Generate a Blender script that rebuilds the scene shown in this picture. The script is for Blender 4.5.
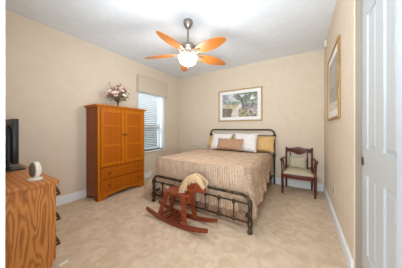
import bpy, bmesh, math, random
from mathutils import Vector, Matrix, noise
random.seed(7)
for o in list(bpy.data.objects): bpy.data.objects.remove(o)
S = bpy.context.scene
C = S.collection
PI = math.pi
# ------------------------------------------------------------------ camera
CAM_H = 1.20
YAW = 31.96
cam_d = bpy.data.cameras.new('camera'); cam = bpy.data.objects.new('camera', cam_d); C.objects.link(cam)
cam.location = (0, 0, CAM_H); cam.rotation_euler = (math.radians(90), 0, math.radians(YAW))
cam_d.sensor_width = 36; cam_d.sensor_fit = 'HORIZONTAL'
cam_d.lens = 36 * 163.08 / 402
cam_d.shift_y = -(134 - 128.77) / 402
cam_d.clip_start = 0.02
S.camera = cam
# ------------------------------------------------------------------ world, lights, exposure
W = bpy.data.worlds.new('daylight'); S.world = W; W.use_nodes = True
bgn = W.node_tree.nodes['Background']
bgn.inputs[0].default_value = (0.86, 0.93, 1.0, 1); bgn.inputs[1].default_value = 1.15
S.view_settings.view_transform = 'Standard'; S.view_settings.look = 'None'
S.view_settings.gamma = 1; S.view_settings.use_curve_mapping = False
S.view_settings.exposure = 1.2

def lamp(name, kind, loc, energy, col=(1, 1, 1), size=.3, size_y=None, aim=None):
    d = bpy.data.lights.new(name, kind); d.energy = energy; d.color = col
    if kind == 'AREA':
        d.size = size
        if size_y: d.shape = 'RECTANGLE'; d.size_y = size_y
    else: d.shadow_soft_size = size
    o = bpy.data.objects.new(name, d); C.objects.link(o); o.location = loc
    if aim:
        o.rotation_euler = (Vector(aim) - Vector(loc)).to_track_quat('-Z', 'Y').to_euler()
    return o
# fill panel and uplight added behind the camera, and daylight falling through the window
lamp('unseen_fill_panel', 'AREA', (-0.35, -1.5, 1.55), 26, (.82, .93, 1), 1.5, 2.2, aim=(-1.5, 2.6, 2.0))
l_ = lamp('unseen_fill_uplight', 'AREA', (-.05, -.12, 1.0), 20, (.72, .88, 1), .5, aim=(-1.25, 1.0, 2.74)); l_.data.spread = 2.3
lamp('window_daylight', 'AREA', (-4.6, 1.9, 3.0), 58, (.92, .97, 1), 1.0, aim=(-3.35, 3.1, 1.4))

# ------------------------------------------------------------------ materials
def lin(c):
    return tuple(((x / 255) / 12.92 if x / 255 <= .04045 else ((x / 255 + .055) / 1.055) ** 2.4) for x in c) + (1,)
def mat(name, rgb, rough=.6, metal=0, spec=.5, emit=None, estr=0):
    m = bpy.data.materials.new(name); m.use_nodes = True
    b = m.node_tree.nodes['Principled BSDF']
    b.inputs['Base Color'].default_value = lin(rgb); b.inputs['Roughness'].default_value = rough
    b.inputs['Metallic'].default_value = metal; b.inputs['Specular IOR Level'].default_value = spec
    if emit: b.inputs['Emission Color'].default_value = lin(emit); b.inputs['Emission Strength'].default_value = estr
    return m
def N(m, t, **kw):
    n = m.node_tree.nodes.new(t)
    for k, v in kw.items():
        if k in n.inputs: n.inputs[k].default_value = v
        else: setattr(n, k, v)
    return n
def L(m, a, b): m.node_tree.links.new(a, b)
def noisy(m, c1, c2, scale=(5, 5, 5), nscale=3, detail=4, lo=.35, hi=.65, bump=0, bscale=None, distort=0):
    """blend the base colour between two tones with a noise field; optional bump"""
    b = m.node_tree.nodes['Principled BSDF']
    tc = N(m, 'ShaderNodeTexCoord'); mp = N(m, 'ShaderNodeMapping'); mp.inputs['Scale'].default_value = scale
    L(m, tc.outputs['Object'], mp.inputs[0])
    n = N(m, 'ShaderNodeTexNoise', Scale=nscale, Detail=detail, Distortion=distort); L(m, mp.outputs[0], n.inputs['Vector'])
    r = N(m, 'ShaderNodeValToRGB'); r.color_ramp.elements[0].position = lo; r.color_ramp.elements[1].position = hi
    r.color_ramp.elements[0].color = lin(c1); r.color_ramp.elements[1].color = lin(c2)
    L(m, n.outputs['Fac'], r.inputs[0]); L(m, r.outputs[0], b.inputs['Base Color'])
    if bump:
        n2 = N(m, 'ShaderNodeTexNoise', Scale=bscale or 60, Detail=3); L(m, tc.outputs['Object'], n2.inputs['Vector'])
        bp = N(m, 'ShaderNodeBump', Strength=bump, Distance=.01); L(m, n2.outputs['Fac'], bp.inputs['Height'])
        L(m, bp.outputs[0], b.inputs['Normal'])
    return m
M = {}
M['wall'] = noisy(mat('wall_paint', (222, 205, 183), .85), (220, 203, 181), (224, 207, 185), nscale=1.5, bump=.05, bscale=120)
M['ceil'] = noisy(mat('ceiling_paint', (226, 226, 226), .9), (225, 229, 233), (230, 234, 238), nscale=2, bump=.08, bscale=90)
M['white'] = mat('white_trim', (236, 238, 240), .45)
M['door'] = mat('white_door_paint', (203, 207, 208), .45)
M['jamb'] = mat('white_jamb_paint', (206, 215, 224), .6)
M['carpet'] = noisy(mat('beige_carpet', (196, 172, 146), .95, spec=.1), (207, 180, 150), (222, 200, 174), nscale=1.6, detail=7, lo=.36, hi=.64, bump=.6, bscale=220, distort=1.2)
M['fabric_valance'] = noisy(mat('valance_fabric', (207, 190, 169), .9), (203, 186, 164), (211, 195, 174), nscale=8)
M['metal'] = noisy(mat('aged_bed_metal', (92, 78, 62), .45, .7), (52, 42, 32), (98, 84, 64), nscale=5, bump=.1)
M['brass'] = mat('dark_brass', (110, 78, 42), .35, .9)
M['gold'] = noisy(mat('gold_frame', (168, 126, 62), .4, .5), (150, 110, 50), (182, 142, 76), nscale=9)
M['palegold'] = noisy(mat('pale_wood_frame', (186, 150, 100), .5), (176, 140, 88), (198, 164, 114), nscale=9)
M['mat'] = mat('picture_mat', (240, 238, 236), .8)
M['nickel'] = mat('brushed_nickel', (150, 140, 130), .4, .8)
M['iron'] = mat('pewter_paint', (120, 110, 100), .7)
M['black'] = mat('black_plastic', (22, 22, 25), .35)
M['blackmat'] = mat('charcoal_plastic', (45, 44, 46), .5)
M['ivory'] = mat('ivory_plastic', (232, 226, 212), .45)
M['greyd'] = mat('grey_mesh', (104, 92, 82), .7)
M['taupe'] = mat('taupe_reveal_shade', (150, 136, 120), .6)  # shade of the closet return put into a colour

def wood(name, dark, lightc, rough, scale, rings=6, dist=6, axis='X', detail=2, streak=0.0, lo=.3, hi=.8):
    m = mat(name, lightc, rough); b = m.node_tree.nodes['Principled BSDF']
    tc = N(m, 'ShaderNodeTexCoord'); mp = N(m, 'ShaderNodeMapping'); mp.inputs['Scale'].default_value = scale
    L(m, tc.outputs['Object'], mp.inputs[0])
    w = N(m, 'ShaderNodeTexWave', Scale=rings, Distortion=dist, Detail=detail); w.wave_type = 'BANDS'; w.bands_direction = axis
    w.inputs['Detail Scale'].default_value = 1.2
    L(m, mp.outputs[0], w.inputs['Vector'])
    r = N(m, 'ShaderNodeValToRGB'); r.color_ramp.elements[0].position = lo; r.color_ramp.elements[1].position = hi
    r.color_ramp.elements[0].color = lin(dark); r.color_ramp.elements[1].color = lin(lightc)
    L(m, w.outputs['Fac'], r.inputs[0]); L(m, r.outputs[0], b.inputs['Base Color'])
    return m
m = mat('golden_oak', (194, 124, 56), .45); b = m.node_tree.nodes['Principled BSDF']
tc = N(m, 'ShaderNodeTexCoord'); mp = N(m, 'ShaderNodeMapping'); mp.inputs['Scale'].default_value = (6, 10, 1.7)
L(m, tc.outputs['Object'], mp.inputs[0])
n1_ = N(m, 'ShaderNodeTexNoise', Scale=1.15, Detail=1.5); L(m, mp.outputs[0], n1_.inputs['Vector'])
mu = N(m, 'ShaderNodeMath'); mu.operation = 'MULTIPLY'; mu.inputs[1].default_value = 9; L(m, n1_.outputs['Fac'], mu.inputs[0])
fr = N(m, 'ShaderNodeMath'); fr.operation = 'PINGPONG'; fr.inputs[1].default_value = .5; L(m, mu.outputs[0], fr.inputs[0])
mp2 = N(m, 'ShaderNodeMapping'); mp2.inputs['Scale'].default_value = (60, 60, 5); L(m, tc.outputs['Object'], mp2.inputs[0])
n2_ = N(m, 'ShaderNodeTexNoise', Scale=1, Detail=3); L(m, mp2.outputs[0], n2_.inputs['Vector'])
ad = N(m, 'ShaderNodeMath'); ad.operation = 'MULTIPLY_ADD'; ad.inputs[1].default_value = .5; L(m, n2_.outputs['Fac'], ad.inputs[0]); L(m, fr.outputs[0], ad.inputs[2])
r = N(m, 'ShaderNodeValToRGB'); r.color_ramp.elements[0].position = .25; r.color_ramp.elements[1].position = .6
r.color_ramp.elements[0].color = lin((156, 90, 34)); r.color_ramp.elements[1].color = lin((202, 132, 62))
L(m, ad.outputs[0], r.inputs[0]); L(m, r.outputs[0], b.inputs['Base Color']); M['oak'] = m
M['oaktop'] = wood('golden_oak_top', (168, 98, 40), (190, 120, 58), .4, (.6, 4, 1), 2.2, 4, 'Y', 2)
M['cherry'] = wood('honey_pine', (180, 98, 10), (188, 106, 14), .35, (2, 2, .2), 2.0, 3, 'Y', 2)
M['cherryshade'] = wood('honey_pine_shaded', (136, 64, 4), (146, 72, 6), .4, (6, 6, .5), 2.0, 3, 'X', 2)  # darker copy of the pine, shade of the armoire side put in
M['cherrypan'] = wood('honey_pine_panel', (166, 84, 9), (172, 90, 12), .38, (2, 2, .2), 1.6, 4, 'Y', 2)
for k_ in ('cherry', 'cherryshade', 'cherrypan'): M[k_].node_tree.nodes['Principled BSDF'].inputs['Specular IOR Level'].default_value = .22
M['knob'] = mat('turned_knob_wood', (120, 52, 16), .35)
M['redwood'] = wood('red_stained_wood', (120, 50, 24), (144, 66, 34), .35, (2, 8, 8), 3, 4, 'Y', 2)
M['mahog'] = wood('mahogany', (78, 26, 16), (104, 40, 24), .3, (6, 6, 1.5), 3, 4, 'X', 2)
M['blade'] = wood('honey_oak_blade', (176, 100, 36), (192, 118, 50), .35, (1.5, 12, 12), 2.5, 3, 'Y', 2)
M['yarn'] = noisy(mat('cream_yarn', (206, 172, 132), .95), (188, 152, 112), (218, 186, 148), nscale=12)
M['sage'] = noisy(mat('pale_sage_upholstery', (186, 176, 150), .85), (176, 166, 140), (196, 187, 162), nscale=10, bump=.2, bscale=160)
M['pwhite'] = noisy(mat('white_pillow_cotton', (236, 230, 226), .9), (230, 223, 218), (240, 236, 232), nscale=6, bump=.15, bscale=12)
M['pgold'] = noisy(mat('gold_pillow_brocade', (214, 170, 106), .8), (160, 112, 56), (226, 184, 122), nscale=9, detail=3, lo=.3, hi=.5, distort=2.5, bump=.2, bscale=20)
M['ptan'] = noisy(mat('tan_velvet', (184, 142, 112), .85), (172, 130, 101), (194, 153, 123), nscale=7)
M['skirt'] = noisy(mat('bed_skirt_cloth', (160, 126, 100), .9), (146, 112, 88), (172, 138, 112), scale=(18, 18, 1), nscale=3)
M['matt'] = mat('mattress_ticking', (220, 212, 200), .9)
M['leaf'] = noisy(mat('leaf_green', (88, 104, 58), .7), (66, 84, 40), (122, 136, 80), nscale=20)
M['petal'] = noisy(mat('pink_petals', (234, 188, 174), .8), (220, 160, 150), (246, 222, 208), nscale=16)
M['petal2'] = noisy(mat('cream_petals', (238, 226, 204), .8), (230, 214, 186), (246, 238, 222), nscale=16)
M['petal3'] = noisy(mat('dusky_petals', (186, 110, 104), .8), (164, 92, 86), (206, 136, 124), nscale=16)
M['stem'] = mat('stem_brown', (84, 74, 44), .8)
M['blind'] = mat('white_slats', (226, 230, 232), .5)
M['sash'] = mat('white_vinyl', (232, 234, 236), .4)
# bowl of the fan light: lit frosted glass
M['bowl'] = mat('lit_frosted_glass', (250, 244, 232), .5, emit=(255, 246, 232), estr=10)
# window pane
g = bpy.data.materials.new('window_glass'); g.use_nodes = True; nt = g.node_tree; nt.nodes.clear()
o_ = nt.nodes.new('ShaderNodeOutputMaterial'); tr = nt.nodes.new('ShaderNodeBsdfTransparent'); gl = nt.nodes.new('ShaderNodeBsdfGlossy')
gl.inputs['Roughness'].default_value = .05; mx = nt.nodes.new('ShaderNodeMixShader'); mx.inputs[0].default_value = .06
nt.links.new(tr.outputs[0], mx.inputs[1]); nt.links.new(gl.outputs[0], mx.inputs[2]); nt.links.new(mx.outputs[0], o_.inputs[0])
M['glass'] = g
# picture glass: art with a glossy coat
def attr_mat(name, rough=.5, coat=0.0):
    m = mat(name, (200, 200, 200), rough); b = m.node_tree.nodes['Principled BSDF']
    a = N(m, 'ShaderNodeVertexColor'); a.layer_name = 'Col'; L(m, a.outputs[0], b.inputs['Base Color'])
    b.inputs['Coat Weight'].default_value = coat; b.inputs['Coat Roughness'].default_value = .03
    return m
# comforter: wavy gathered stripes that run along the sheet
m = mat('striped_comforter', (206, 172, 140), .85, spec=.2); b = m.node_tree.nodes['Principled BSDF']
uvn = N(m, 'ShaderNodeUVMap'); uvn.uv_map = 'sheet'
mp = N(m, 'ShaderNodeMapping'); L(m, uvn.outputs[0], mp.inputs[0])
nz = N(m, 'ShaderNodeTexNoise', Scale=5.0, Detail=3); L(m, mp.outputs[0], nz.inputs['Vector'])
ma = N(m, 'ShaderNodeVectorMath'); ma.operation = 'MULTIPLY_ADD'; ma.inputs[1].default_value = (.05, .0, 0)
L(m, nz.outputs['Color'], ma.inputs[0]); L(m, mp.outputs[0], ma.inputs[2])
wv = N(m, 'ShaderNodeTexWave', Scale=9.5, Distortion=5.0, Detail=3); wv.inputs['Detail Scale'].default_value = 4; wv.bands_direction = 'X'
L(m, ma.outputs[0], wv.inputs['Vector'])
rp = N(m, 'ShaderNodeValToRGB'); rp.color_ramp.elements[0].position = .15; rp.color_ramp.elements[1].position = .75
rp.color_ramp.elements[0].color = lin((186, 153, 125)); rp.color_ramp.elements[1].color = lin((218, 191, 165))
# the gathers break up into short dashes
n3 = N(m, 'ShaderNodeTexNoise', Scale=7.0, Detail=4); mp3 = N(m, 'ShaderNodeMapping'); mp3.inputs['Scale'].default_value = (2.2, .9, 1)
L(m, uvn.outputs[0], mp3.inputs[0]); L(m, mp3.outputs[0], n3.inputs['Vector'])
mxx = N(m, 'ShaderNodeMath'); mxx.operation = 'MULTIPLY_ADD'; mxx.inputs[1].default_value = .45
L(m, wv.outputs['Fac'], mxx.inputs[0]); L(m, n3.outputs['Fac'], mxx.inputs[2])
rp.color_ramp.elements[0].position = .45; rp.color_ramp.elements[1].position = .95
L(m, mxx.outputs[0], rp.inputs[0]); L(m, rp.outputs[0], b.inputs['Base Color'])
bp = N(m, 'ShaderNodeBump', Strength=.5, Distance=.014); L(m, wv.outputs['Fac'], bp.inputs['Height']); L(m, bp.outputs[0], b.inputs['Normal'])
M['comforter'] = m

# ------------------------------------------------------------------ mesh helpers
def BM(): return bmesh.new()
def box(bm, x0, x1, y0, y1, z0, z1, bev=0):
    vs = [bm.verts.new((x, y, z)) for x in (x0, x1) for y in (y0, y1) for z in (z0, z1)]
    f = [bm.faces.new([vs[i] for i in q]) for q in ((0, 1, 3, 2), (4, 6, 7, 5), (0, 4, 5, 1), (2, 3, 7, 6), (0, 2, 6, 4), (1, 5, 7, 3))]
    if bev:
        es = list({e for q in f for e in q.edges})
        bmesh.ops.bevel(bm, geom=es, offset=bev, segments=2, affect='EDGES', profile=.5)
def frustum(bm, a, b):
    """two quads (4 points each) joined"""
    va = [bm.verts.new(p) for p in a]; vb = [bm.verts.new(p) for p in b]
    bm.faces.new(va[::-1]); bm.faces.new(vb)
    for i in range(4): bm.faces.new((va[i], va[(i + 1) % 4], vb[(i + 1) % 4], vb[i]))
def tube(bm, pts, r, seg=10, cap=True):
    pts = [Vector(p) for p in pts]; n = len(pts)
    rr = r if isinstance(r, (list, tuple)) else [r] * n
    rings = []; up = None
    for i, p in enumerate(pts):
        t = (pts[min(i + 1, n - 1)] - pts[max(i - 1, 0)]).normalized()
        if up is None:
            up = t.orthogonal().normalized()
        up = (up - t * up.dot(t)).normalized(); w = t.cross(up)
        rings.append([bm.verts.new(p + rr[i] * (math.cos(a) * up + math.sin(a) * w)) for a in [2 * PI * k / seg for k in range(seg)]])
    for a, b_ in zip(rings, rings[1:]):
        for k in range(seg): bm.faces.new((a[k], a[(k + 1) % seg], b_[(k + 1) % seg], b_[k]))
    if cap: bm.faces.new(rings[0][::-1]); bm.faces.new(rings[-1])
def lathe(bm, prof, cx=0, cy=0, seg=20, axis='Z', z0=0):
    rings = []
    for r, z in prof:
        ring = []
        for k in range(seg):
            a = 2 * PI * k / seg; c, s = r * math.cos(a), r * math.sin(a)
            if axis == 'Z': p = (cx + c, cy + s, z0 + z)
            elif axis == 'X': p = (z0 + z, cx + c, cy + s)
            else: p = (cx + c, z0 + z, cy + s)
            ring.append(bm.verts.new(p))
        rings.append(ring)
    for a, b_ in zip(rings, rings[1:]):
        for k in range(seg): bm.faces.new((a[k], a[(k + 1) % seg], b_[(k + 1) % seg], b_[k]))
    bm.faces.new(rings[0][::-1]); bm.faces.new(rings[-1])
def ball(bm, c, r, u=10, v=7, sc=(1, 1, 1)):
    mt = Matrix.Translation(c) @ Matrix.Diagonal((r * sc[0], r * sc[1], r * sc[2], 1))
    bmesh.ops.create_uvsphere(bm, u_segments=u, v_segments=v, radius=1, matrix=mt)
def prism(bm, outline, y0, y1, plane='XZ', bev=0):
    """extrude a 2-D outline through a thickness"""
    def P(a, b_, t): return {'XZ': (a, t, b_), 'XY': (a, b_, t), 'YZ': (t, a, b_)}[plane]
    A = [bm.verts.new(P(a, b_, y0)) for a, b_ in outline]; B = [bm.verts.new(P(a, b_, y1)) for a, b_ in outline]
    fs = [bm.faces.new(A[::-1]), bm.faces.new(B)]; n = len(A)
    for i in range(n): fs.append(bm.faces.new((A[i], A[(i + 1) % n], B[(i + 1) % n], B[i])))
    if bev:
        es = list(set(fs[0].edges) | set(fs[1].edges))
        bmesh.ops.bevel(bm, geom=es, offset=bev, segments=2, affect='EDGES', profile=.5)
def obj(name, bm, material, parent=None, smooth=False, loc=None):
    bmesh.ops.recalc_face_normals(bm, faces=bm.faces)
    me = bpy.data.meshes.new(name); bm.to_mesh(me); bm.free()
    if smooth:
        for p in me.polygons: p.use_smooth = True
        try: me.set_sharp_from_angle(angle=math.radians(smooth if smooth > 1 else 50))
        except Exception: pass
    o = bpy.data.objects.new(name, me); C.objects.link(o)
    me.materials.append(M[material] if isinstance(material, str) else material)
    if parent: o.parent = parent
    if loc: o.location = loc
    return o
def thing(name, label, cat, loc=(0, 0, 0), rotz=0, group=None):
    o = bpy.data.objects.new(name, None); o.empty_display_size = .1; C.objects.link(o)
    o.location = loc; o.rotation_euler = (0, 0, rotz); o['label'] = label; o['category'] = cat
    if group: o['group'] = group
    return o
def tag(o, label, cat, group=None):
    o['label'] = label; o['category'] = cat
    if group: o['group'] = group
    return o
def struct(name, bm, material, label, cat, smooth=False):
    o = obj(name, bm, material, None, smooth); o['kind'] = 'structure'; o['label'] = label; o['category'] = cat
    return o

# ------------------------------------------------------------------ the room
XR, XL, YB, HC = .348, -3.245, 3.90, 2.74
FY = .06                                   # room side of the front wall
bm = BM(); box(bm, XL - .3, 1.3, -1.6, YB + .12, -.1, 0); struct('floor', bm, 'carpet', 'beige carpet with mottled vacuum marks across the bedroom', 'floor')
bm = BM(); box(bm, XL - .12, 1.3, -.06, YB + .12, HC, HC + .1); struct('ceiling', bm, 'ceil', 'plain off white bedroom ceiling', 'ceiling')
bm = BM(); box(bm, XL - .12, XR + .12, YB, YB + .12, 0, HC); struct('wall_back', bm, 'wall', 'beige wall behind the bed headboard', 'wall')
# left wall with the window opening
WY0, WY1, WZ0, WZ1 = 2.44, 3.28, .66, 2.14
bm = BM()
box(bm, XL - .22, XL, -.06, WY0, 0, HC); box(bm, XL - .22, XL, WY1, YB, 0, HC)
box(bm, XL - .22, XL, WY0, WY1, 0, WZ0); box(bm, XL - .22, XL, WY0, WY1, WZ1, HC)
struct('wall_left', bm, 'wall', 'beige wall with the window and the orange wood armoire', 'wall')
# right wall beyond the closet opening, rounded corner at the closet
CY = 1.745
bm = BM(); r_ = .022
out = [(XR, YB), (XR, CY + r_)] + [(XR + r_ - r_ * math.cos(a), CY + r_ - r_ * math.sin(a)) for a in [PI / 2 * k / 6 for k in range(1, 7)]] + [(XR + .023, CY), (XR + .023, CY + .2), (XR + .13, CY + .2), (XR + .13, YB)]
prism(bm, out, 0, HC, 'XY')
struct('wall_right', bm, 'wall', 'beige wall with the tall gold framed picture', 'wall', 40)
bm = BM(); box(bm, XR, XR + .13, -.06, CY, 2.44, HC); struct('wall_closet_header', bm, 'wall', 'beige wall strip above the closet doors', 'wall')
bm = BM(); box(bm, XL, -.86, FY - .12, FY, 0, HC); struct('wall_front', bm, 'wall', 'beige wall behind the oak dresser', 'wall')
# white door jamb at the left of the camera
JX = -.73
bm = BM(); box(bm, -.86, JX, FY - .14, .101, 0, HC, .004); struct('trim_1', bm, 'jamb', 'white door jamb at the left edge of the view', 'trim')
# baseboards
def baseboard(name, pts, label):
    bm = BM()
    for (x0, x1, y0, y1, lipx, lipy) in pts:
        box(bm, x0, x1, y0, y1, 0, .115)
        box(bm, x0 + (lipx if lipx > 0 else 0), x1 + (lipx if lipx < 0 else 0), y0 + (lipy if lipy > 0 else 0), y1 + (lipy if lipy < 0 else 0), .115, .134)
    struct(name, bm, 'white', label, 'baseboard')
t = .016
baseboard('baseboard_left', [(XL, XL + t, FY, YB, -.007, 0)], 'white baseboard along the left wall behind the armoire')
baseboard('baseboard_back', [(XL + t, XR - t, YB - t, YB, 0, .007)], 'white baseboard along the back wall behind the chair')
baseboard('baseboard_right', [(XR - t, XR, CY + .03, YB, .007, 0)], 'white baseboard along the right wall')

# ------------------------------------------------------------------ closet doors
def panel_door(name, x, y0, y1, panels, label):
    """sliding six panel door; its face looks along -X"""
    z1 = 2.42
    root = thing(name, label, 'door', (x, y0, 0)); root['kind'] = 'structure'
    w = y1 - y0
    bm = BM(); box(bm, .012, .034, 0, w, .012, z1)
    cols = sorted({p[:2] for p in panels}); rows = sorted({p[2:] for p in panels})
    ys = [0] + [c for p in cols for c in p] + [w]
    for i in range(0, len(ys), 2): box(bm, 0, .012, ys[i], ys[i + 1], .012, z1)
    zs = [.012] + [c for p in rows for c in p] + [z1]
    for (a, b_) in cols:
        for i in range(0, len(zs), 2): box(bm, 0, .012, a, b_, zs[i], zs[i + 1])
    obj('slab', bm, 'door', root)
    for (a, b_, c, d) in panels:
        bm = BM(); i0, i1 = .006, .034
        frustum(bm, [(.012, a + i0, c + i0), (.012, b_ - i0, c + i0), (.012, b_ - i0, d - i0), (.012, a + i0, d - i0)],
                [(.003, a + i1, c + i1), (.003, b_ - i1, c + i1), (.003, b_ - i1, d - i1), (.003, a + i1, d - i1)])
        obj('raised_panel', bm, 'door', root)
    return root
DX = .392
dy0 = 1.06
P = []
for a, b_ in ((1.185, 1.345), (1.462, 1.632)):
    for c, d in ((.285, .868), (1.055, 2.02), (2.13, 2.32)): P.append((a - dy0, b_ - dy0, c, d))
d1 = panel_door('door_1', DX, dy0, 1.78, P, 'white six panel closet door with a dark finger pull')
bm = BM(); lathe(bm, [(.012, 0), (.02, -.003), (.02, -.006), (.014, -.007), (.012, -.003)], .655, .952, 16, 'X')
pull = obj('finger_pull', bm, 'brass', d1, 40)
for v in pull.data.vertices: v.co.z = .952 + (v.co.z - .952) * 1.7
bm = BM(); box(bm, XR + .006, XR + .04, CY - .012, CY, 0, HC - .3); struct('reveal_shade_strip', bm, 'taupe', 'narrow taupe strip painted as shade between the right wall and the closet door', 'trim')  # added strip; its dark colour stands for the shaded wall return
bm = BM(); box(bm, XR - .012, DX + .03, 1.0 - .7, 1.022, 0, HC - .3, .004); struct('trim_2', bm, 'jamb', 'white closet jamb at the right edge of the view', 'trim')

# ------------------------------------------------------------------ window, blind, valance
wr = thing('window_1', 'white window behind the slatted blind beside the armoire', 'window', (XL, 0, 0)); wr['kind'] = 'structure'
bm = BM()
fx0, fx1 = -.215, -.175
box(bm, fx0, fx1, WY0, WY0 + .05, WZ0, WZ1); box(bm, fx0, fx1, WY1 - .05, WY1, WZ0, WZ1)
box(bm, fx0, fx1, WY0 + .05, WY1 - .05, WZ0, WZ0 + .05); box(bm, fx0, fx1, WY0 + .05, WY1 - .05, WZ1 - .05, WZ1)
obj('window_frame', bm, 'sash', wr)
bm = BM(); box(bm, fx0 - .005, fx1 + .012, WY0 + .05, WY1 - .05, 1.215, 1.275); obj('meeting_rail', bm, 'sash', wr)
for z0, z1 in ((WZ0 + .05, 1.215), (1.275, WZ1 - .05)):
    bm = BM(); box(bm, -.198, -.194, WY0 + .05, WY1 - .05, z0, z1); obj('pane', bm, 'glass', wr)
bm = BM(); box(bm, -.215, .045, WY0 - .04, WY1 + .04, WZ0 - .03, WZ0, .005); obj('window_sill', bm, 'white', wr)
bm = BM()   # painted reveal lining
box(bm, -.175, 0, WY1 - .006, WY1, WZ0, WZ1)
obj('reveal_lining', bm, 'white', wr); bm = BM(); box(bm, -.175, 0, WY0, WY0 + .006, WZ0, WZ1); obj('reveal_lining', bm, 'white', wr)
bl = thing('window_blind', 'white horizontal slat blind hanging in the window', 'blind', (XL - .125, 0, 0))
bm = BM(); box(bm, -.025, .025, WY0 + .012, WY1 - .045, WZ1 - .05, WZ1 - .005); obj('headrail', bm, 'blind', bl)
bm = BM(); z = WZ1 - .085
while z > WZ0 + .06:
    y0, y1 = WY0 + .015, WY1 - .05; tl = .0135
    frustum(bm, [(-.023, y0, z - tl), (.023, y0, z + tl), (.023, y1, z + tl), (-.023, y1, z - tl)],
            [(-.023, y0, z - tl + .003), (.023, y0, z + tl + .003), (.023, y1, z + tl + .003), (-.023, y1, z - tl + .003)])
    z -= .046
obj('slats', bm, 'blind', bl)
bm = BM(); box(bm, -.024, .024, WY0 + .015, WY1 - .05, WZ0 + .012, WZ0 + .034); obj('bottom_rail', bm, 'blind', bl)
for y in (WY0 + .12, WY1 - .2):
    bm = BM(); tube(bm, [(.026, y, WZ1 - .03), (.026, y, WZ0 + .02)], .0016, 6); obj('ladder_cord', bm, 'blind', bl)
bm = BM(); tube(bm, [(.03, WY0 + .06, WZ1 - .05), (.032, WY0 + .06, 1.35)], .004, 8); obj('tilt_wand', bm, 'blind', bl)
va = thing('window_valance', 'beige fabric covered box valance above the window', 'valance', (XL, 2.39, 0))
bm = BM(); box(bm, .085, .105, 0, .93, 2.055, 2.45, .004); obj('front_board', bm, 'fabric_valance', va)
for y in (0, .91):
    bm = BM(); box(bm, 0, .085, y, y + .02, 2.055, 2.45, .003); obj('side_board', bm, 'fabric_valance', va)
bm = BM(); box(bm, 0, .085, .02, .91, 2.43, 2.45); obj('top_board', bm, 'fabric_valance', va)

bm = BM(); box(bm, -8.2, -8.0, -1, 14, -.5, 3.4); struct('wall_neighbour', bm, mat('neighbour_stucco', (84, 94, 98), .9), 'grey outside wall seen between the window slats', 'wall')
bm = BM(); box(bm, -8.0, XL - .31, -1, 14, -.5, -.11); struct('ground_outside', bm, mat('lawn', (110, 122, 84), .95), 'lawn outside the window', 'ground')
# ------------------------------------------------------------------ armoire (faces +X)
AX, AY0, AY1 = -2.845, 1.365, 2.29
ar = thing('armoire', 'orange wood armoire with two panelled doors and two drawers', 'armoire', (XL + .018, AY0, 0))
dx = AX - (XL + .018); w = AY1 - AY0
bm = BM()
# side panels with arched feet cut-out, back, shelf, base
for y0, y1 in ((0, .022), (w - .022, w)):
    arch = [(.0, 0), (.055, 0)] + [(.055 + (dx - .11) * k / 8, .055 * math.sin(PI * k / 8) ** .6) for k in range(1, 8)] + [(dx - .055, 0), (dx, 0), (dx, 1.565), (0, 1.565)]
    bm = BM(); prism(bm, arch, y0, y1, 'XZ'); obj('side_panel', bm, 'cherryshade', ar)
bm = BM(); box(bm, 0, .012, .022, w - .022, .06, 1.565); box(bm, .012, dx - .022, .022, w - .022, .07, .09); obj('back_panel', bm, 'cherryshade', ar)
bm = BM()
f0, f1 = dx - .02, dx + .002
box(bm, f0, f1, .0, .045, 0, 1.565, .002); box(bm, f0, f1, w - .045, w, 0, 1.565, .002)
box(bm, f0, f1, .045, w - .045, 1.535, 1.565); box(bm, f0, f1, .045, w - .045, .545, .562)
box(bm, f0, f1, .045, w - .045, .338, .348)
obj('face_frame', bm, 'cherry', ar)
bm = BM()
arch = [(.045, 0), (.075, 0)] + [(.075 + (w - .15) * k / 14, .072 * math.sin(PI * k / 14) ** .45) for k in range(1, 14)] + [(w - .075, 0), (w - .045, 0), (w - .045, .13), (.045, .13)]
prism(bm, arch, f0 + .002, f1 + .004, 'YZ'); obj('arched_plinth', bm, 'cherry', ar)
bm = BM(); box(bm, f1, f1 + .012, .0, w, .098, .122, .004); obj('base_moulding', bm, 'cherry', ar)
bm = BM(); box(bm, -.015, dx + .035, -.035, w + .035, 1.58, 1.605, .006); box(bm, -.012, dx + .018, -.016, w + .016, 1.563, 1.582, .003); obj('top_board', bm, 'cherry', ar)
mid = w / 2
for k, (y0, y1) in enumerate(((.045, mid - .003), (mid + .003, w - .045))):
    bm = BM(); z0, z1 = .565, 1.532; st = .052
    box(bm, f1, f1 + .02, y0, y0 + st, z0, z1, .002); box(bm, f1, f1 + .02, y1 - st, y1, z0, z1, .002)
    for a, b_ in ((z0, z0 + .055), (.893, .93), (1.232, 1.262), (z1 - .05, z1)): box(bm, f1, f1 + .02, y0 + st, y1 - st, a, b_, .002)
    d = obj('door', bm, 'cherry', ar)
    for a, b_ in ((z0 + .055, .893), (.93, 1.232), (1.262, z1 - .05)):
        bm = BM(); box(bm, f1 + .001, f1 + .009, y0 + st, y1 - st, a, b_); obj('door_panel', bm, 'cherrypan', d)
    ky = y1 - .026 if k == 0 else y0 + .026
    bm = BM(); lathe(bm, [(.008, 0), (.007, .012), (.016, .018), (.019, .026), (.014, .033), (.004, .035)], ky, 1.09, 14, 'X', f1 + .02); obj('knob', bm, 'knob', d, 40)
for z0, z1, kz in ((.352, .54, .442), (.132, .334, .234)):
    bm = BM(); box(bm, f1, f1 + .016, .047, w - .047, z0, z1, .003); d = obj('drawer', bm, 'cherrypan', ar)
    for ky in (1.543 - AY0, 2.114 - AY0):
        bm = BM(); lathe(bm, [(.008, 0), (.007, .012), (.016, .018), (.019, .026), (.014, .033), (.004, .035)], ky, kz, 14, 'X', f1 + .016); obj('knob', bm, 'knob', d, 40)

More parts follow.
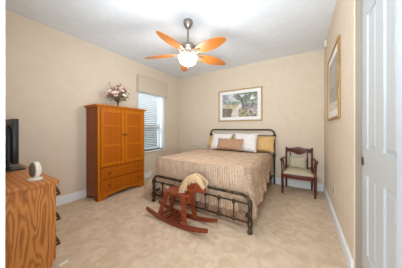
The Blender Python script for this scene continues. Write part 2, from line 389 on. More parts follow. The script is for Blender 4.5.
# ------------------------------------------------------------------ flowers on the armoire
fl = thing('flower_arrangement', 'pink and cream artificial flower bouquet on top of the armoire', 'flowers', (-3.03, 1.825, 1.605))
bm = BM(); lathe(bm, [(.03, 0), (.034, .006), (.014, .02), (.011, .05), (.016, .09), (.022, .105)], 0, 0, 14); obj('vase', bm, 'stem', fl, 50)
rng = random.Random(3)
heads = []
bm = BM()
for k in range(34):
    a = rng.uniform(0, 2 * PI); e = math.acos(rng.uniform(-.35, 1)); R_ = rng.uniform(.13, .2)
    p = Vector((math.sin(e) * math.cos(a) * R_ * .95, math.sin(e) * math.sin(a) * R_ * 1.05, .235 + math.cos(e) * R_ * .9))
    heads.append((p, e, a)); tube(bm, [(0, 0, .09), p * .5 + Vector((0, 0, .06)), p], .0025, 5)
for p in ((-.0, -.17, .44), (.05, .02, .455)):
    tube(bm, [(0, 0, .09), Vector(p) * .6, p], .003, 5); ball(bm, p, .012, 6, 5)
obj('stems', bm, 'stem', fl)
bm = BM()
for k in range(110):
    a = rng.uniform(0, 2 * PI); e = math.acos(rng.uniform(-.75, .95)); R_ = rng.uniform(.07, .19)
    p = Vector((math.sin(e) * math.cos(a) * R_, math.sin(e) * math.sin(a) * R_, .23 + math.cos(e) * R_ * .85))
    d = (p - Vector((0, 0, .12))).normalized(); s = d.cross(Vector((rng.uniform(-1, 1), rng.uniform(-1, 1), rng.uniform(-1, 1)))).normalized(); l = rng.uniform(.035, .06)
    n = d.cross(s) * .006
    q = [p, p + d * l * .5 + s * l * .25 + n, p + d * l, p + d * l * .5 - s * l * .25 + n]
    vs = [bm.verts.new(v) for v in q]; bm.faces.new(vs)
    lo_ = bm.verts.new(p + d * l * .5 - n); bm.faces.new((vs[0], vs[3], lo_)); bm.faces.new((vs[3], vs[2], lo_)); bm.faces.new((vs[2], vs[1], lo_)); bm.faces.new((vs[1], vs[0], lo_))
obj('leaves', bm, 'leaf', fl)
for k, (p, e, a) in enumerate(heads):
    bm = BM(); r = rng.uniform(.03, .044); ax = p.normalized()
    for ring, (rr, n, tilt) in enumerate(((1, 6, .35), (.7, 5, .9), (.38, 3, 1.2))):
        for j in range(n):
            aa = 2 * PI * j / n + ring; u_ = ax.orthogonal().normalized(); v_ = ax.cross(u_)
            dr = (u_ * math.cos(aa) + v_ * math.sin(aa)) * math.cos(tilt) + ax * math.sin(tilt)
            c = p + dr * r * rr * .8
            ball(bm, c, r * .5 * (1 if ring < 2 else .7), 6, 4)
    obj('blossom', bm, rng.choice(['petal', 'petal', 'petal', 'petal2', 'petal2', 'petal2', 'petal3']), fl, 60)

# ------------------------------------------------------------------ bed
BX0, BX1, BYF, BYH = -2.09, -.51, 1.875, 3.835
bed = thing('bed', 'queen bed with an aged metal tube headboard and footboard', 'bed', (0, 0, 0))
def arc_rail(x0, x1, y, z, r, zlow, rc=.10):
    pts = [(x0, y, zlow)]
    for k in range(9):
        a = PI / 2 * k / 8; pts.append((x0 + rc - rc * math.cos(a), y, z - rc + rc * math.sin(a)))
    for k in range(9):
        a = PI / 2 * k / 8; pts.append((x1 - rc + rc * math.sin(a), y, z - rc + rc * math.cos(a)))
    pts.append((x1, y, zlow)); return pts
def cast(bm, x, y, z, r=.03, h=.035):
    lathe(bm, [(r * .6, -h), (r * .95, -h * .6), (r, 0), (r * .95, h * .6), (r * .6, h)], x, y, 12, 'Z', z)
bm = BM(); tube(bm, arc_rail(BX0, BX1, BYF, .432, .019, .02), .019, 12); fb = obj('footboard', bm, 'metal', bed, 60)
bm = BM(); tube(bm, [(BX0, BYF, .335), (BX1, BYF, .335)], .010, 10); obj('upper_rail', bm, 'metal', fb, 60)
bm = BM(); tube(bm, [(BX0, BYF, .12), (BX1, BYF, .12)], .011, 10); obj('lower_rail', bm, 'metal', fb, 60)
ns = 7
for k in range(ns):
    x = BX0 + (BX1 - BX0) * (k + 1) / (ns + 1)
    bm = BM(); tube(bm, [(x, BYF, .12), (x, BYF, .335)], .0075, 8); cast(bm, x, BYF, .328, .022, .024); cast(bm, x, BYF, .125, .022, .026); obj('spindle', bm, 'metal', fb, 50)
for x in (BX0, BX1):
    bm = BM()
    lathe(bm, [(.021, 0), (.029, .008), (.029, .03), (.02, .045), (.022, .07), (.03, .095), (.034, .12), (.03, .145), (.022, .165), (.021, .2), (.025, .225), (.024, .25), (.021, .28), (.026, .315), (.029, .335), (.026, .355), (.021, .375)], x, BYF, 16)
    obj('foot_post', bm, 'metal', fb, 40)
bm = BM(); tube(bm, arc_rail(BX0 + .01, BX1 - .01, BYH, 1.178, .017, .0), .017, 12); hb = obj('headboard', bm, 'metal', bed, 60)
bm = BM(); tube(bm, [(BX0, BYH, 1.05), (BX1, BYH, 1.05)], .008, 8); obj('upper_rail', bm, 'metal', hb, 60)
bm = BM(); tube(bm, [(BX0, BYH, .62), (BX1, BYH, .62)], .008, 8); obj('lower_rail', bm, 'metal', hb, 60)
for x in (BX0 + .01, BX1 - .01):
    for z_ in (1.05, .62):
        bm = BM(); cast(bm, x, BYH, z_, .03, .04); obj('casting', bm, 'metal', hb, 40)
for k in range(ns):
    x = BX0 + (BX1 - BX0) * (k + 1) / (ns + 1)
    bm = BM(); tube(bm, [(x, BYH, .62), (x, BYH, 1.05)], .0065, 8); obj('spindle', bm, 'metal', hb, 60)
for x in (BX0 + .045, BX1 - .045):
    bm = BM(); box(bm, x - .015, x + .015, BYF + .01, BYH - .012, .17, .2); obj('side_rail', bm, 'metal', bed)
MX0, MX1, MY0, MY1, MZ = -2.03, -.57, 1.96, 3.79, .60
bm = BM(); box(bm, MX0 + .02, MX1 - .02, MY0 + .03, MY1, .36, MZ - .02, .05); obj('mattress', bm, 'matt', bed, 40)
bm = BM(); box(bm, MX0 + .04, MX1 - .04, MY0 + .05, MY1, .2, .355, .02); obj('box_spring', bm, 'matt', bed, 40)
# gathered skirt around three sides
bm = BM(); path = []
def lerp(a, b_, t): return a + (b_ - a) * t
n1, n2 = 90, 80
sx0, sx1, sy0 = MX0 + .015, MX1 - .015, MY0 + .03
for k in range(n1): path.append((sx0, lerp(MY1, sy0, k / n1), -1, 0))
for k in range(n2): path.append((lerp(sx0, sx1, k / n2), sy0, 0, -1))
for k in range(n1 + 1): path.append((sx1, lerp(sy0, MY1, k / n1), 1, 0))
rows = []
for j in range(5):
    z = lerp(.35, .012, j / 4); row = []
    for i, (x, y, nx, ny) in enumerate(path):
        a = .003 + .02 * (j / 4) * (.5 + .5 * math.sin(i * 1.7 + math.sin(i * .37)))
        row.append(bm.verts.new((x + nx * a, y + ny * a, z)))
    rows.append(row)
for a, b_ in zip(rows, rows[1:]):
    for i in range(len(a) - 1): bm.faces.new((a[i], a[i + 1], b_[i + 1], b_[i]))
o = obj('bed_skirt', bm, 'skirt', bed, 60)
# comforter
def hem(q):     # drop of the hanging sides along the bed
    pts = [(1.5, .64), (2.2, .64), (2.6, .62), (3.0, .54), (3.3, .40), (3.6, .28), (3.9, .24)]
    for (a, va_), (b_, vb_) in zip(pts, pts[1:]):
        if q <= b_: return lerp(va_, vb_, min(1, max(0, (q - a) / (b_ - a))))
    return pts[-1][1]
bm = BM(); uvl = bm.loops.layers.uv.new('sheet')
R0 = .145; ix0, ix1, iy0 = MX0 + R0 - .14, MX1 - R0 + .035, MY0 + R0 - .03
NX, NY = 150, 120; g_ = []; uvs = {}
for j in range(NY + 1):
    row = []
    for i in range(NX + 1):
        s_ = i / NX; t_ = j / NY
        q = lerp(iy0 - .64, MY1 - .01, t_)
        qq = max(q, iy0)
        dr = hem(qq)
        p = lerp(ix0 - dr, ix1 + dr, s_)
        # keep samples dense near edges
        cx = min(max(p, ix0), ix1); cy = qq; ex, ey = p - cx, q - cy
        m_ = max(abs(ex), abs(ey)); hy = math.hypot(ex, ey)
        zt = MZ + .115 + .012 * noise.noise((p * 3, q * 3, 1)) + .018 * math.exp(-((q - 3.0) / .8) ** 2)
        zt -= .035 * min(1, max(0, (q - 3.2) / .25))
        if hy < 1e-6: pos = Vector((p, q, zt))
        else:
            nx, ny = ex / hy, ey / hy
            qr = R0 * PI / 2
            if m_ < qr: a = m_ / R0; outw = R0 * math.sin(a); dz = R0 * (1 - math.cos(a)); ramp = 0
            else: e = m_ - qr; outw = R0 + e * (.10 + (.30 * nx * nx if nx < 0 else 0)); dz = R0 + e * .985; ramp = min(1, e / .4)
            corner = 4 * abs(nx * ny) * abs(nx * ny)
            per = cy * 9 * abs(nx) + cx * 8 * abs(ny) + math.atan2(ny, nx) * 3.4
            outw += ramp * (.020 * math.sin(per * 2.1 + .6) + .012 * math.sin(per * 4.7) + .01 * noise.noise((p * 6, q * 6, 4)))
            if ny < 0 and abs(nx) < .7: outw = R0 - .012 * ramp - .014 * ramp * (1 + math.sin(per * 6.5 + 2.2 * noise.noise((p * 3, 0, 8)))) + .008 * noise.noise((p * 9, q * 5, 4)) * ramp
            outw += corner * ramp * (.07 if nx > 0 else .12) * abs(nx)
            pos = Vector((cx + nx * outw, cy + ny * outw, max(zt - dz, .018 + .004 * math.sin(per * 3))))
            pos.y = max(pos.y, BYF + .032) if BX0 - .05 < pos.x < BX1 + .04 else max(pos.y, BYF - .03)
        v = bm.verts.new(pos); uvs[v] = (p, q); row.append(v)
    g_.append(row)
for j in range(NY):
    for i in range(NX): bm.faces.new((g_[j][i], g_[j][i + 1], g_[j + 1][i + 1], g_[j + 1][i]))
for f in bm.faces:
    for lp in f.loops: lp[uvl].uv = uvs[lp.vert]
cf = obj('comforter', bm, 'comforter', None, 80)
md = cf.modifiers.new('thickness', 'SOLIDIFY'); md.thickness = .012; md.offset = -1
tag(cf, 'tan striped comforter draped over the metal bed', 'comforter')

def pillow(name, w, h, t, material, loc, tilt, rz, label, group=None, ruffle=0):
    root = None
    bm = BM(); n = 18; rows = {}
    for side in (1, -1):
        for j in range(n + 1):
            for i in range(n + 1):
                u = 2 * i / n - 1; v = 2 * j / n - 1
                edge = (1 - abs(u) ** 3.2) * (1 - abs(v) ** 3.2)
                pin = 1 - .055 * (1 - (1 - abs(u)) ** .5) * 0
                x = u * w / 2 * (1 - .05 * (1 - v * v)) ; z = v * h / 2 * (1 - .06 * (1 - u * u))
                y = side * t / 2 * max(edge, 0) ** .55 + .006 * noise.noise((u * 2, v * 2, side + w * 10))
                on = abs(u) == 1 or abs(v) == 1
                if on and side == -1: rows[(side, i, j)] = rows[(1, i, j)]; continue
                if on: y = 0
                rows[(side, i, j)] = bm.verts.new((x, y, z))
    for side in (1, -1):
        for j in range(n):
            for i in range(n):
                bm.faces.new((rows[(side, i, j)], rows[(side, i + 1, j)], rows[(side, i + 1, j + 1)], rows[(side, i, j + 1)]))
    o = obj(name, bm, material, None, 80)
    o.location = loc; o.rotation_euler = (tilt, 0, rz); tag(o, label, 'pillow', group)
    return o
T = -math.radians(24)
pillow('bed_pillow', .50, .34, .15, 'pgold', (-1.85, 3.715, .87), T, 0, 'gold patterned pillow at the left end against the headboard', 'gold patterned pillows')
pillow('bed_pillow', .50, .40, .15, 'pgold', (-1.36, 3.72, .88), T, 0, 'gold patterned pillow peeking out between the two white pillows', 'gold patterned pillows')
pillow('bed_pillow', .50, .36, .15, 'pgold', (-.745, 3.715, .875), T, 0, 'gold patterned pillow at the right end against the headboard', 'gold patterned pillows')
pillow('bed_pillow', .53, .42, .17, 'pwhite', (-1.65, 3.56, .90), T, 0, 'white pillow on the left, behind the small tan cushion', 'white pillows')
pillow('bed_pillow', .53, .44, .17, 'pwhite', (-1.075, 3.56, .905), T, 0, 'white pillow on the right half of the bed', 'white pillows')
pillow('lumbar_pillow', .60, .27, .14, 'ptan', (-1.365, 3.37, .862), T * 1.1, .0, 'small tan lumbar cushion in front of the white pillows', None)

# ------------------------------------------------------------------ framed pictures
def shade_mix(a, b_, t): return tuple(x + (y - x) * t for x, y in zip(a, b_))
def painted(name, w, h, fn, nx, nz, parent, material, loc, plane):
    bm = BM(); cl = bm.loops.layers.float_color.new('Col'); vs = {}; cc = {}
    for j in range(nz + 1):
        for i in range(nx + 1):
            u, v = i / nx, j / nz
            p = ((u - .5) * w, 0, (v - .5) * h) if plane == 'Y' else (0, (.5 - u) * w, (v - .5) * h)
            q = bm.verts.new(p); vs[i, j] = q; cc[q] = fn(u, v)
    for j in range(nz):
        for i in range(nx): bm.faces.new((vs[i, j], vs[i + 1, j], vs[i + 1, j + 1], vs[i, j + 1]))
    for f in bm.faces:
        for lp in f.loops: lp[cl] = lin(cc[lp.vert])
    ob = obj(name, bm, material, parent, loc=loc)
    return ob
def nz_(u, v, s, k=0): return noise.noise((u * s, v * s * .75, k))
def landscape(u, v):
    c = shade_mix((150, 156, 168), (206, 208, 206), min(1, max(0, .5 + nz_(u, v, 6, 1) * 1.6)))          # sky
    if v < .66 + .03 * nz_(u, v, 8, 9): c = shade_mix((120, 150, 132), (168, 186, 160), .5 + nz_(u, v, 14, 2))
    if v < .55 - .1 * (u - .3) + .02 * nz_(u, v, 12, 3): c = shade_mix((196, 168, 122), (212, 194, 160), .5 + nz_(u, v, 9, 4))
    pc = .42 + .16 * v ; pw = .14 * (1 - v / .62) + .02
    if v < .56 and u > .5 : c = shade_mix((122, 112, 128), (164, 150, 150), .5 + nz_(u, v, 15, 5))
    if v < .38 and u < .3: c = shade_mix((104, 92, 84), (168, 140, 120), .5 + nz_(u, v, 22, 6))
    if v < .56 and abs(u - pc + .04 * math.sin(v * 9)) < pw: c = shade_mix((212, 198, 186), (228, 218, 206), .5 + nz_(u, v, 12, 7))
    if v < .34 and u > .48:
        k = nz_(u, v, 24, 8); c = (206, 186, 120) if k > .12 else ((120, 88, 130) if u > .78 else (112, 118, 88)) if k < -.05 else (164, 158, 132)
    if v > .62 and u > .38 and nz_(u, v, 11, 11) > -.12 + (.85 - v) * .4 - (u - .4) * .3: c = shade_mix((96, 110, 84), (150, 158, 136), .5 + nz_(u, v, 30, 12))
    if .38 < v < .8 and (abs(u - .64 - .05 * math.sin(v * 7)) < .013 or abs(u - .70 + (v - .5) * .12) < .009): c = (92, 84, 84)
    if abs(u - .86) < .055 and abs(v - .74) < .05: c = (232, 226, 222)
    k = nz_(u, v, 34, 31) * 26 + nz_(u, v, 13, 32) * 24
    g_ = sum(c) / 3
    return tuple(min(250, max(10, (q * .72 + g_ * .28) + k)) for q in c)
def framed(name, label, w, h, fw, fd, matw, matb, fn, fmat, loc, plane, nx, nz, coat):
    root = thing(name, label, 'picture', loc)
    def bx(bm, a0, a1, d0, d1, z0, z1, bev=0):     # a: along the wall, d: out of the wall
        if plane == 'Y': box(bm, a0, a1, -d1, -d0, z0, z1, bev)
        else: box(bm, -d1, -d0, a0, a1, z0, z1, bev)
    bm = BM()
    bx(bm, -w / 2, -w / 2 + fw, .001, fd, -h / 2, h / 2, .005); bx(bm, w / 2 - fw, w / 2, .001, fd, -h / 2, h / 2, .005)
    bx(bm, -w / 2 + fw, w / 2 - fw, .001, fd, -h / 2, -h / 2 + fw, .005); bx(bm, -w / 2 + fw, w / 2 - fw, .001, fd, h / 2 - fw, h / 2, .005)
    obj('picture_frame', bm, fmat, root)
    bm = BM(); bx(bm, -w / 2 + fw - .004, w / 2 - fw + .004, .001, fd * .45, -h / 2 + fw - .004, h / 2 - fw + .004); obj('mat_board', bm, 'mat', root)
    aw, ah = w - 2 * fw - 2 * matw, h - 2 * fw - matw - matb
    off = -(fd * .45 + .002); zc = (matb - matw) / 2
    painted('artwork', aw, ah, fn, nx, nz, root, attr_mat(name + '_print', .6, coat), (0, off, zc) if plane == 'Y' else (off, 0, zc), plane)
    return root
framed('framed_landscape', 'gold framed landscape print with a winding path above the bed', 1.095, .79, .032, .03, .075, .075, landscape, 'palegold', ((-1.874 - .779) / 2 , YB, 1.78), 'Y', 150, 100, .1)
def portrait(u, v):
    c = shade_mix((150, 146, 142), (176, 170, 164), .5 + nz_(u, v, 5, 21))
    if v < .5 + .1 * nz_(u, v, 4, 22): c = shade_mix((138, 132, 128), (164, 158, 150), .5 + nz_(u, v, 9, 23))
    if v < .12 + .08 * (1 - u): c = (214, 204, 188)
    return c
framed('framed_print', 'tall gold framed picture with a grey print on the right wall', .91, .90, .032, .022, .09, .09, portrait, 'gold', (XR, 2.755, 1.772), 'X', 60, 60, .5)

# ------------------------------------------------------------------ wall plates
def outlet(name, label, loc, plane):
    root = thing(name, label, 'outlet', loc)
    bm = BM()
    if plane == 'X': box(bm, -.006, 0, -.036, .036, -.058, .058, .003)
    else: box(bm, -.036, .036, -.006, 0, -.058, .058, .003)
    obj('cover_plate', bm, 'ivory', root)
    for z in (-.022, .022):
        bm = BM()
        if plane == 'X': box(bm, -.009, -.005, -.017, .017, z - .015, z + .015, .002)
        else: box(bm, -.017, .017, -.009, -.005, z - .015, z + .015, .002)
        obj('socket', bm, 'greyd', root)
    return root
outlet('wall_outlet', 'small outlet plate low on the right wall beside the chair', (XR, 2.72, .40), 'X')
outlet('wall_outlet', 'small outlet plate on the back wall left of the bed', (-2.66, YB, .70), 'Y')
bm = BM(); box(bm, XR - .03, XR, 3.52, 3.62, 2.62, 2.735, .008); ms = obj('wall_sensor', bm, 'ivory'); tag(ms, 'small white sensor box high in the right corner', 'sensor')

# ------------------------------------------------------------------ armchair
ch = thing('armchair', 'carved mahogany armchair with pale sage seat in the back corner', 'chair', (-.07, 3.62, 0))
hw, fy, ry = .252, -.225, .205
for sx in (-1, 1):
    bm = BM(); x = sx * hw
    lathe(bm, [(.014, 0), (.017, .02), (.019, .1), (.023, .25), (.025, .33), (.024, .375)], x, fy, 12); obj('leg', bm, 'mahog', ch, 50)
    bm = BM(); xr = sx * .222
    tube(bm, [(xr, ry + .03, 0), (xr, ry + .01, .2), (xr, ry, .38), (xr, ry + .012, .6), (xr, ry + .035, .80)], [.016, .019, .021, .018, .016], 10); ball(bm, (xr, ry + .035, .805), .02)
    obj('leg', bm, 'mahog', ch, 50)
    bm = BM()
    pts = [(xr, ry + .012, .60), (sx * .25, .1, .618), (sx * .272, -.06, .622), (sx * .275, -.17, .63), (sx * .27, -.235, .628)]
    tube(bm, pts, [.014, .016, .018, .021, .02], 10); ball(bm, (sx * .269, -.245, .625), .027, 12, 8)
    a_ = obj('arm', bm, 'mahog', ch, 50)
    bm = BM(); tube(bm, [(x, fy, .37), (sx * .262, fy + .01, .5), (sx * .268, fy + .01, .615)], [.017, .013, .016], 10); obj('arm_post', bm, 'mahog', a_, 50)
    bm = BM(); tube(bm, [(sx * .238, .0, .38), (sx * .25, .01, .5), (sx * .268, .0, .612)], [.011, .013, .010], 8); obj('arm_spindle', bm, 'mahog', a_, 50)
bm = BM()
pr_ = [(-hw, .31)] + [(-hw + 2 * hw * k / 12, .31 - .018 * math.sin(PI * k / 12)) for k in range(1, 12)] + [(hw, .31), (hw, .37), (-hw, .37)]
prism(bm, pr_, fy - .016, fy + .012, 'XZ', .003)
for sx in (-1, 1): tube(bm, [(sx * hw, fy, .345), (sx * .222, ry, .345)], .02, 8)
tube(bm, [(-.222, ry, .345), (.222, ry, .345)], .02, 8); obj('seat_rail', bm, 'mahog', ch, 40)
bm = BM(); n = 16; G = []
for j in range(n + 1):
    row = []
    for i in range(n + 1):
        u, v = 2 * i / n - 1, 2 * j / n - 1
        x = u * (lerp(hw, .215, j / n) + .006); y = lerp(fy - .012, ry - .02, j / n)
        e = max(0, (1 - abs(u) ** 4) * (1 - abs(v) ** 4)) ** .5
        row.append(bm.verts.new((x, y, .372 + .062 * e)))
    G.append(row)
for j in range(n):
    for i in range(n): bm.faces.new((G[j][i], G[j][i + 1], G[j + 1][i + 1], G[j + 1][i]))
s = obj('seat', bm, 'sage', ch, 80); md = s.modifiers.new('thick', 'SOLIDIFY'); md.thickness = .02; md.offset = -1
bm = BM()   # carved crest: shaped board with scrolls and a raised centre
yb = ry + .026
top = [(-.235, .765), (-.235, .80), (-.2, .80), (-.17, .802), (-.12, .80), (-.08, .808), (-.05, .826), (0, .834), (.05, .826), (.08, .808), (.12, .80), (.17, .802), (.2, .80), (.235, .80), (.235, .765)]
botm = [(.2, .725), (.14, .735), (.09, .715), (.04, .69), (0, .684), (-.04, .69), (-.09, .715), (-.14, .735), (-.2, .725)]
prism(bm, top + botm, yb - .012, yb + .014, 'XZ', .003)
for x, z, r in ((0, .785, .026), (-.055, .765, .019), (.055, .765, .019), (0, .732, .022), (-.115, .762, .016), (.115, .762, .016), (-.165, .765, .014), (.165, .765, .014), (-.085, .742, .013), (.085, .742, .013)):
    ball(bm, (x, yb - .014, z), r, 10, 6, (1, .55, 1))
obj('carved_crest', bm, 'mahog', ch, 40)
bm = BM()
for sx in (-1, 1): tube(bm, [(sx * .15, ry + .004, .38), (sx * .15, ry + .014, .6), (sx * .15, ry + .022, .735)], [.009, .012, .009], 8)
tube(bm, [(-.22, ry + .003, .43), (.22, ry + .003, .43)], .011, 8); obj('back_slats', bm, 'mahog', ch, 50)
bm = BM(); box(bm, -.14, .14, ry + .006, ry + .024, .44, .62, .008); obj('back_pad', bm, 'sage', ch, 40)
pw = pillow('chair_cushion', .31, .235, .11, 'sage', (-.085, 3.75, .53), -math.radians(14), 0, 'pale sage cushion leaning on the back of the armchair'); pw['category'] = 'cushion'

# ------------------------------------------------------------------ rocking horse (faces +X)
def squash(bm):
    for v in bm.verts: v.co.z = .37 + (v.co.z - .37) * .82
rh = thing('rocking_horse', 'red brown wooden rocking horse with a cream yarn mane', 'rocking horse', (-1.365, 1.655, 0))
def rock_z(x): return .072 * (abs(x) / .49) ** 2.2
for sy in (-1, 1):
    y = sy * .118; bm = BM(); xs = [-.49 + .98 * k / 20 for k in range(21)]
    lo_ = [(x, rock_z(x)) for x in xs]; hi_ = [(x, rock_z(x) + .05 - .012 * (abs(x) / .49) ** 3) for x in xs][::-1]
    prism(bm, lo_ + hi_, y - .014, y + .014, 'XZ', .004); obj('rocker', bm, 'redwood', rh, 40)
for x in (-.245, -.155, -.065, .025):
    bm = BM(); z = rock_z(x) + .044; box(bm, x - .03, x + .03, -.104, .104, z - .016, z, .003); obj('cross_slat', bm, 'redwood', rh)
def plank(bm, a, b_, wa, wb, t):        # tapered leg board from a to b (width along x, thickness along y)
    frustum(bm, [(a[0] - wa, a[1] - t, a[2]), (a[0] + wa, a[1] - t, a[2]), (a[0] + wa, a[1] + t, a[2]), (a[0] - wa, a[1] + t, a[2])],
            [(b_[0] - wb, b_[1] - t, b_[2]), (b_[0] + wb, b_[1] - t, b_[2]), (b_[0] + wb, b_[1] + t, b_[2]), (b_[0] - wb, b_[1] + t, b_[2])])
for sy in (-1, 1):
    for (xa, xb) in ((-.245, -.155), (.17, .115)):
        bm = BM(); plank(bm, (xa, sy * .116, rock_z(xa) + .03), (xb, sy * .068, .362), .026, .036, .013); obj('leg', bm, 'redwood', rh)
bm = BM()
seat = [(-.19, -.075), (-.165, -.098), (-.06, -.105), (.06, -.09), (.15, -.085), (.2, -.06), (.2, .06), (.15, .085), (.06, .09), (-.06, .105), (-.165, .098), (-.19, .075)]
prism(bm, seat, .362, .398, 'XY', .008); obj('seat', bm, 'redwood', rh, 40)
bm = BM(); box(bm, .085, .2, -.055, .055, .30, .364, .006); obj('chest_block', bm, 'redwood', rh, 40)
bm = BM()
head = [(.06, .396), (.10, .47), (.135, .56), (.175, .635), (.215, .662), (.25, .665), (.262, .69), (.282, .655), (.31, .625), (.35, .575), (.385, .53), (.40, .495), (.395, .462), (.37, .448), (.34, .455), (.305, .47), (.285, .465), (.27, .44), (.24, .42), (.225, .375), (.19, .362), (.12, .375)]
prism(bm, head, -.022, .022, 'XZ', .006); squash(bm); hd = obj('head', bm, 'redwood', rh, 40)
for sy in (-1, 1):
    bm = BM(); ball(bm, (.315, sy * .023, .58), .011, 8, 6, (1, .5, 1))
    squash(bm); obj('eye', bm, 'black', hd, 60)
bm = BM(); tube(bm, [(.24, -.11, .515), (.24, .11, .515)], .011, 10); squash(bm); obj('handle', bm, 'redwood', hd, 60)
for sy in (-1, 1):
    bm = BM(); frustum(bm, [(.225, sy * .02, .64), (.255, sy * .02, .64), (.255, sy * .034, .64), (.225, sy * .034, .64)], [(.238, sy * .03, .70), (.246, sy * .03, .70), (.246, sy * .036, .70), (.238, sy * .036, .70)]); squash(bm); obj('ear', bm, 'redwood', hd)
rng = random.Random(11)
bm = BM()
crest = [(.045, .43), (.07, .49), (.10, .56), (.14, .62), (.185, .655), (.23, .678), (.28, .672), (.325, .64), (.35, .60)]
for k in range(190):
    t_ = rng.random() * (len(crest) - 1); i = min(int(t_), len(crest) - 2); x, z = [lerp(crest[i][q], crest[i + 1][q], t_ - i) for q in (0, 1)]
    sy = rng.choice((-1, -1, 1)); l = rng.uniform(.06, .12) * (1.15 if t_ < 3 else .8); dxx = rng.uniform(-.02, .04)
    fx = .025 if t_ > 5.5 else 0
    pts = [(x, 0, z), (x + dxx * .3 + fx * .4, sy * .035, z + .022), (x + dxx * .8 + fx, sy * .052, z - l * .35), (x + dxx + fx * 1.5, sy * rng.uniform(.03, .05), z - l)]
    tube(bm, pts, [.009, .010, .009, .006], 6)
squash(bm); obj('mane', bm, 'yarn', hd, 60)
bm = BM()
for k in range(34):
    y = rng.uniform(-.03, .03); l = rng.uniform(.13, .2); dxx = rng.uniform(-.05, -.005)
    tube(bm, [(-.18, y * .3, .385), (-.205, y * .6, .395), (-.215 + dxx * .5, y, .34), (-.21 + dxx, y * 1.3, .385 - l)], [.007, .009, .008, .005], 6)
obj('tail', bm, 'yarn', rh, 60)

# ------------------------------------------------------------------ dresser, television, ornament (lower left)
DXR, DYF, DH = -1.80, .53, .757
dr = thing('dresser', 'golden oak dresser at lower left carrying the black television', 'dresser', (XL + .03, FY + .012, 0))
dw = DXR - (XL + .03); dd = DYF - (FY + .012)
bm = BM(); side = [(0, 0), (dd - .045, 0), (dd - .012, .085), (dd, .085), (dd, DH - .028), (0, DH - .028)]
prism(bm, side, dw - .02, dw, 'YZ', .002); obj('side_panel', bm, 'oak', dr)
bm = BM(); prism(bm, side, 0, .02, 'YZ', .002); obj('side_panel', bm, 'oak', dr)
bm = BM(); box(bm, .02, dw - .02, 0, .012, .02, DH - .028); box(bm, .02, dw - .02, .012, dd - .05, .02, .085); obj('carcass', bm, 'oak', dr)
bm = BM(); box(bm, -.008, dw + .014, -.006, dd + .02, DH - .028, DH, .006); obj('top_board', bm, 'oaktop', dr, 40)
nr = 3
for k in range(nr):
    z0 = (.09, .285, .52)[k]; z1 = (.273, .508, .724)[k]
    for j in range(2):
        x0 = .03 + j * (dw - .06) / 2; x1 = x0 + (dw - .06) / 2 - .008
        bm = BM(); box(bm, x0, x1, .02, dd + .004, z0, z1, .004); dwr = obj('drawer', bm, 'oak', dr)
        xc = x1 - .06 if j else x0 + .09; zc = (.19, .415, .645)[k]
        bm = BM(); tube(bm, [(xc, dd + .004, zc + .04), (xc, dd + .022, zc + .035), (xc, dd + .04, zc - .01), (xc, dd + .052, zc - .04), (xc, dd + .012, zc - .045)], [.006, .009, .013, .014, .009], 8); obj('handle', bm, 'brass', dwr, 50)
tv = thing('television', 'black flat screen television seen from behind on the oak dresser', 'television', (-2.83, .40, DH))
bm = BM(); box(bm, -.365, .365, -.012, .03, .085, .545, .006); obj('casing', bm, 'black', tv, 40)
bm = BM(); box(bm, -.35, .35, .0295, .032, .105, .53); obj('screen', bm, 'blackmat', tv)
bm = BM(); a_ = [(-.3, .1), (.3, .1), (.3, .36), (.27, .43), (.2, .475), (.1, .49), (-.1, .49), (-.2, .475), (-.27, .43), (-.3, .36)]
prism(bm, a_, -.04, -.011, 'XZ', .01); obj('back_housing', bm, 'blackmat', tv, 40)
bm = BM(); box(bm, -.03, .03, -.01, .02, .012, .1, .004); obj('stand_neck', bm, 'black', tv)
bm = BM(); box(bm, -.26, .26, -.1, .1, 0, .014, .005); obj('stand_base', bm, 'black', tv, 40)
orn = thing('desk_ornament', 'small cream egg shaped device with a grey front on the oak dresser', 'ornament', (-1.975, .44, DH), math.radians(102))
bm = BM(); lathe(bm, [(.066, 0), (.07, .004), (.07, .012), (.05, .018)], 0, 0, 22)
for v in bm.verts: v.co.y *= .72; v.co.x *= .7
obj('base', bm, 'ivory', orn, 40)
bm = BM(); prof = [(.001, .016)] + [(.062 * math.sin(PI * k / 12) ** .75 * (1.06 - .012 * k), .016 + .142 * (1 - math.cos(PI * k / 12)) / 2) for k in range(1, 12)] + [(.001, .158)]
lathe(bm, prof, 0, 0, 24)
for v in bm.verts: v.co.x *= .62; v.co.x = max(v.co.x, -.014); v.co.y *= .8
obj('shell', bm, 'ivory', orn, 60)
bm = BM(); lathe(bm, [(.05, 0), (.052, .006), (.046, .012), (.004, .015)], 0, 0, 22, 'Z')
for v in bm.verts: v.co = Vector((-.0145 - v.co.z, v.co.y * .76, .088 + v.co.x * 1.2))
obj('front_grille', bm, 'greyd', orn, 50)
# pale strip on the carpet at the foot of the dresser
bm = BM(); box(bm, -.011, .011, -.036, .036, 0, .012, .004); fv = obj('floor_strip', bm, 'ivory', None, loc=(-1.806, .585, 0)); tag(fv, 'short pale strip lying on the carpet at the foot of the oak dresser', 'strip')

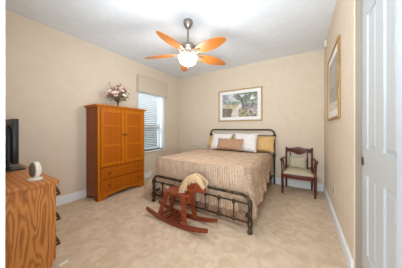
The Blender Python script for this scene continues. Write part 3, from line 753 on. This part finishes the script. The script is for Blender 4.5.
# ------------------------------------------------------------------ ceiling fan
FX, FYY = -1.39, 1.878
fan = thing('ceiling_fan', 'nickel ceiling fan with five honey wood blades and a lit bowl', 'ceiling fan', (FX, FYY, HC))
bm = BM(); lathe(bm, [(.062, 0), (.068, -.012), (.064, -.05), (.045, -.09), (.022, -.118), (.014, -.122)], 0, 0, 24); obj('canopy', bm, 'nickel', fan, 40)
bm = BM(); tube(bm, [(0, 0, -.118), (0, 0, -.335)], .0135, 14); obj('downrod', bm, 'nickel', fan, 60)
bm = BM(); lathe(bm, [(.018, -.325), (.045, -.334), (.09, -.348), (.112, -.37), (.118, -.395), (.105, -.42), (.07, -.435), (.066, -.495), (.08, -.51)], 0, 0, 28); obj('motor_housing', bm, 'nickel', fan, 40)
lk = BM(); bb_ = [(.066, -.508), (.122, -.512), (.13, -.525), (.124, -.555), (.104, -.595), (.072, -.622), (.036, -.636), (.012, -.64)]
lathe(lk, bb_, 0, 0, 28); light = obj('light_bowl', lk, 'bowl', fan, 50)
bm = BM(); lathe(bm, [(.012, -.638), (.03, -.643), (.026, -.655), (.012, -.665), (.008, -.675), (.002, -.68)], 0, 0, 14); obj('finial', bm, 'nickel', light, 40)
for ang in (-12, 60, 132, 204, 276):
    A_ = math.radians(ang); Rz = Matrix.Rotation(A_, 4, 'Z')
    bm = BM(); n = 26; up = []; dn = []
    for k in range(n + 1):
        t_ = k / n; x = .17 + .485 * t_
        hwid = .022 + .066 * math.sin(PI * min(1, .08 + t_ * .93)) ** .8 - (.012 if k == n else 0)
        z = -.455 ; up.append((x, hwid)); dn.append((x, -hwid))
    prism(bm, up + dn[::-1], -.004, .004, 'XY', .0015)
    pitch = Matrix.Rotation(math.radians(-13), 4, 'X')
    bmesh.ops.transform(bm, matrix=Rz @ Matrix.Translation((0, 0, -.475)) @ Matrix.Rotation(math.radians(2), 4, 'Y') @ pitch, verts=bm.verts)
    bl_ = obj('blade', bm, 'blade', fan, 40)
    bm = BM()
    for sy in (-1, 1): tube(bm, [(.08, sy * .015, -.45), (.13, sy * .04, -.49), (.19, sy * .03, -.488), (.25, sy * .022, -.488)], [.011, .009, .008, .006], 8)
    tube(bm, [(.08, 0, -.455), (.16, 0, -.5), (.24, 0, -.488)], [.012, .008, .006], 8)
    bmesh.ops.transform(bm, matrix=Rz, verts=bm.verts); obj('blade_iron', bm, 'iron', bl_, 50)
lamp('fan_bulb', 'POINT', (FX, FYY, HC - .86), 9, (.95, .97, 1), .12)
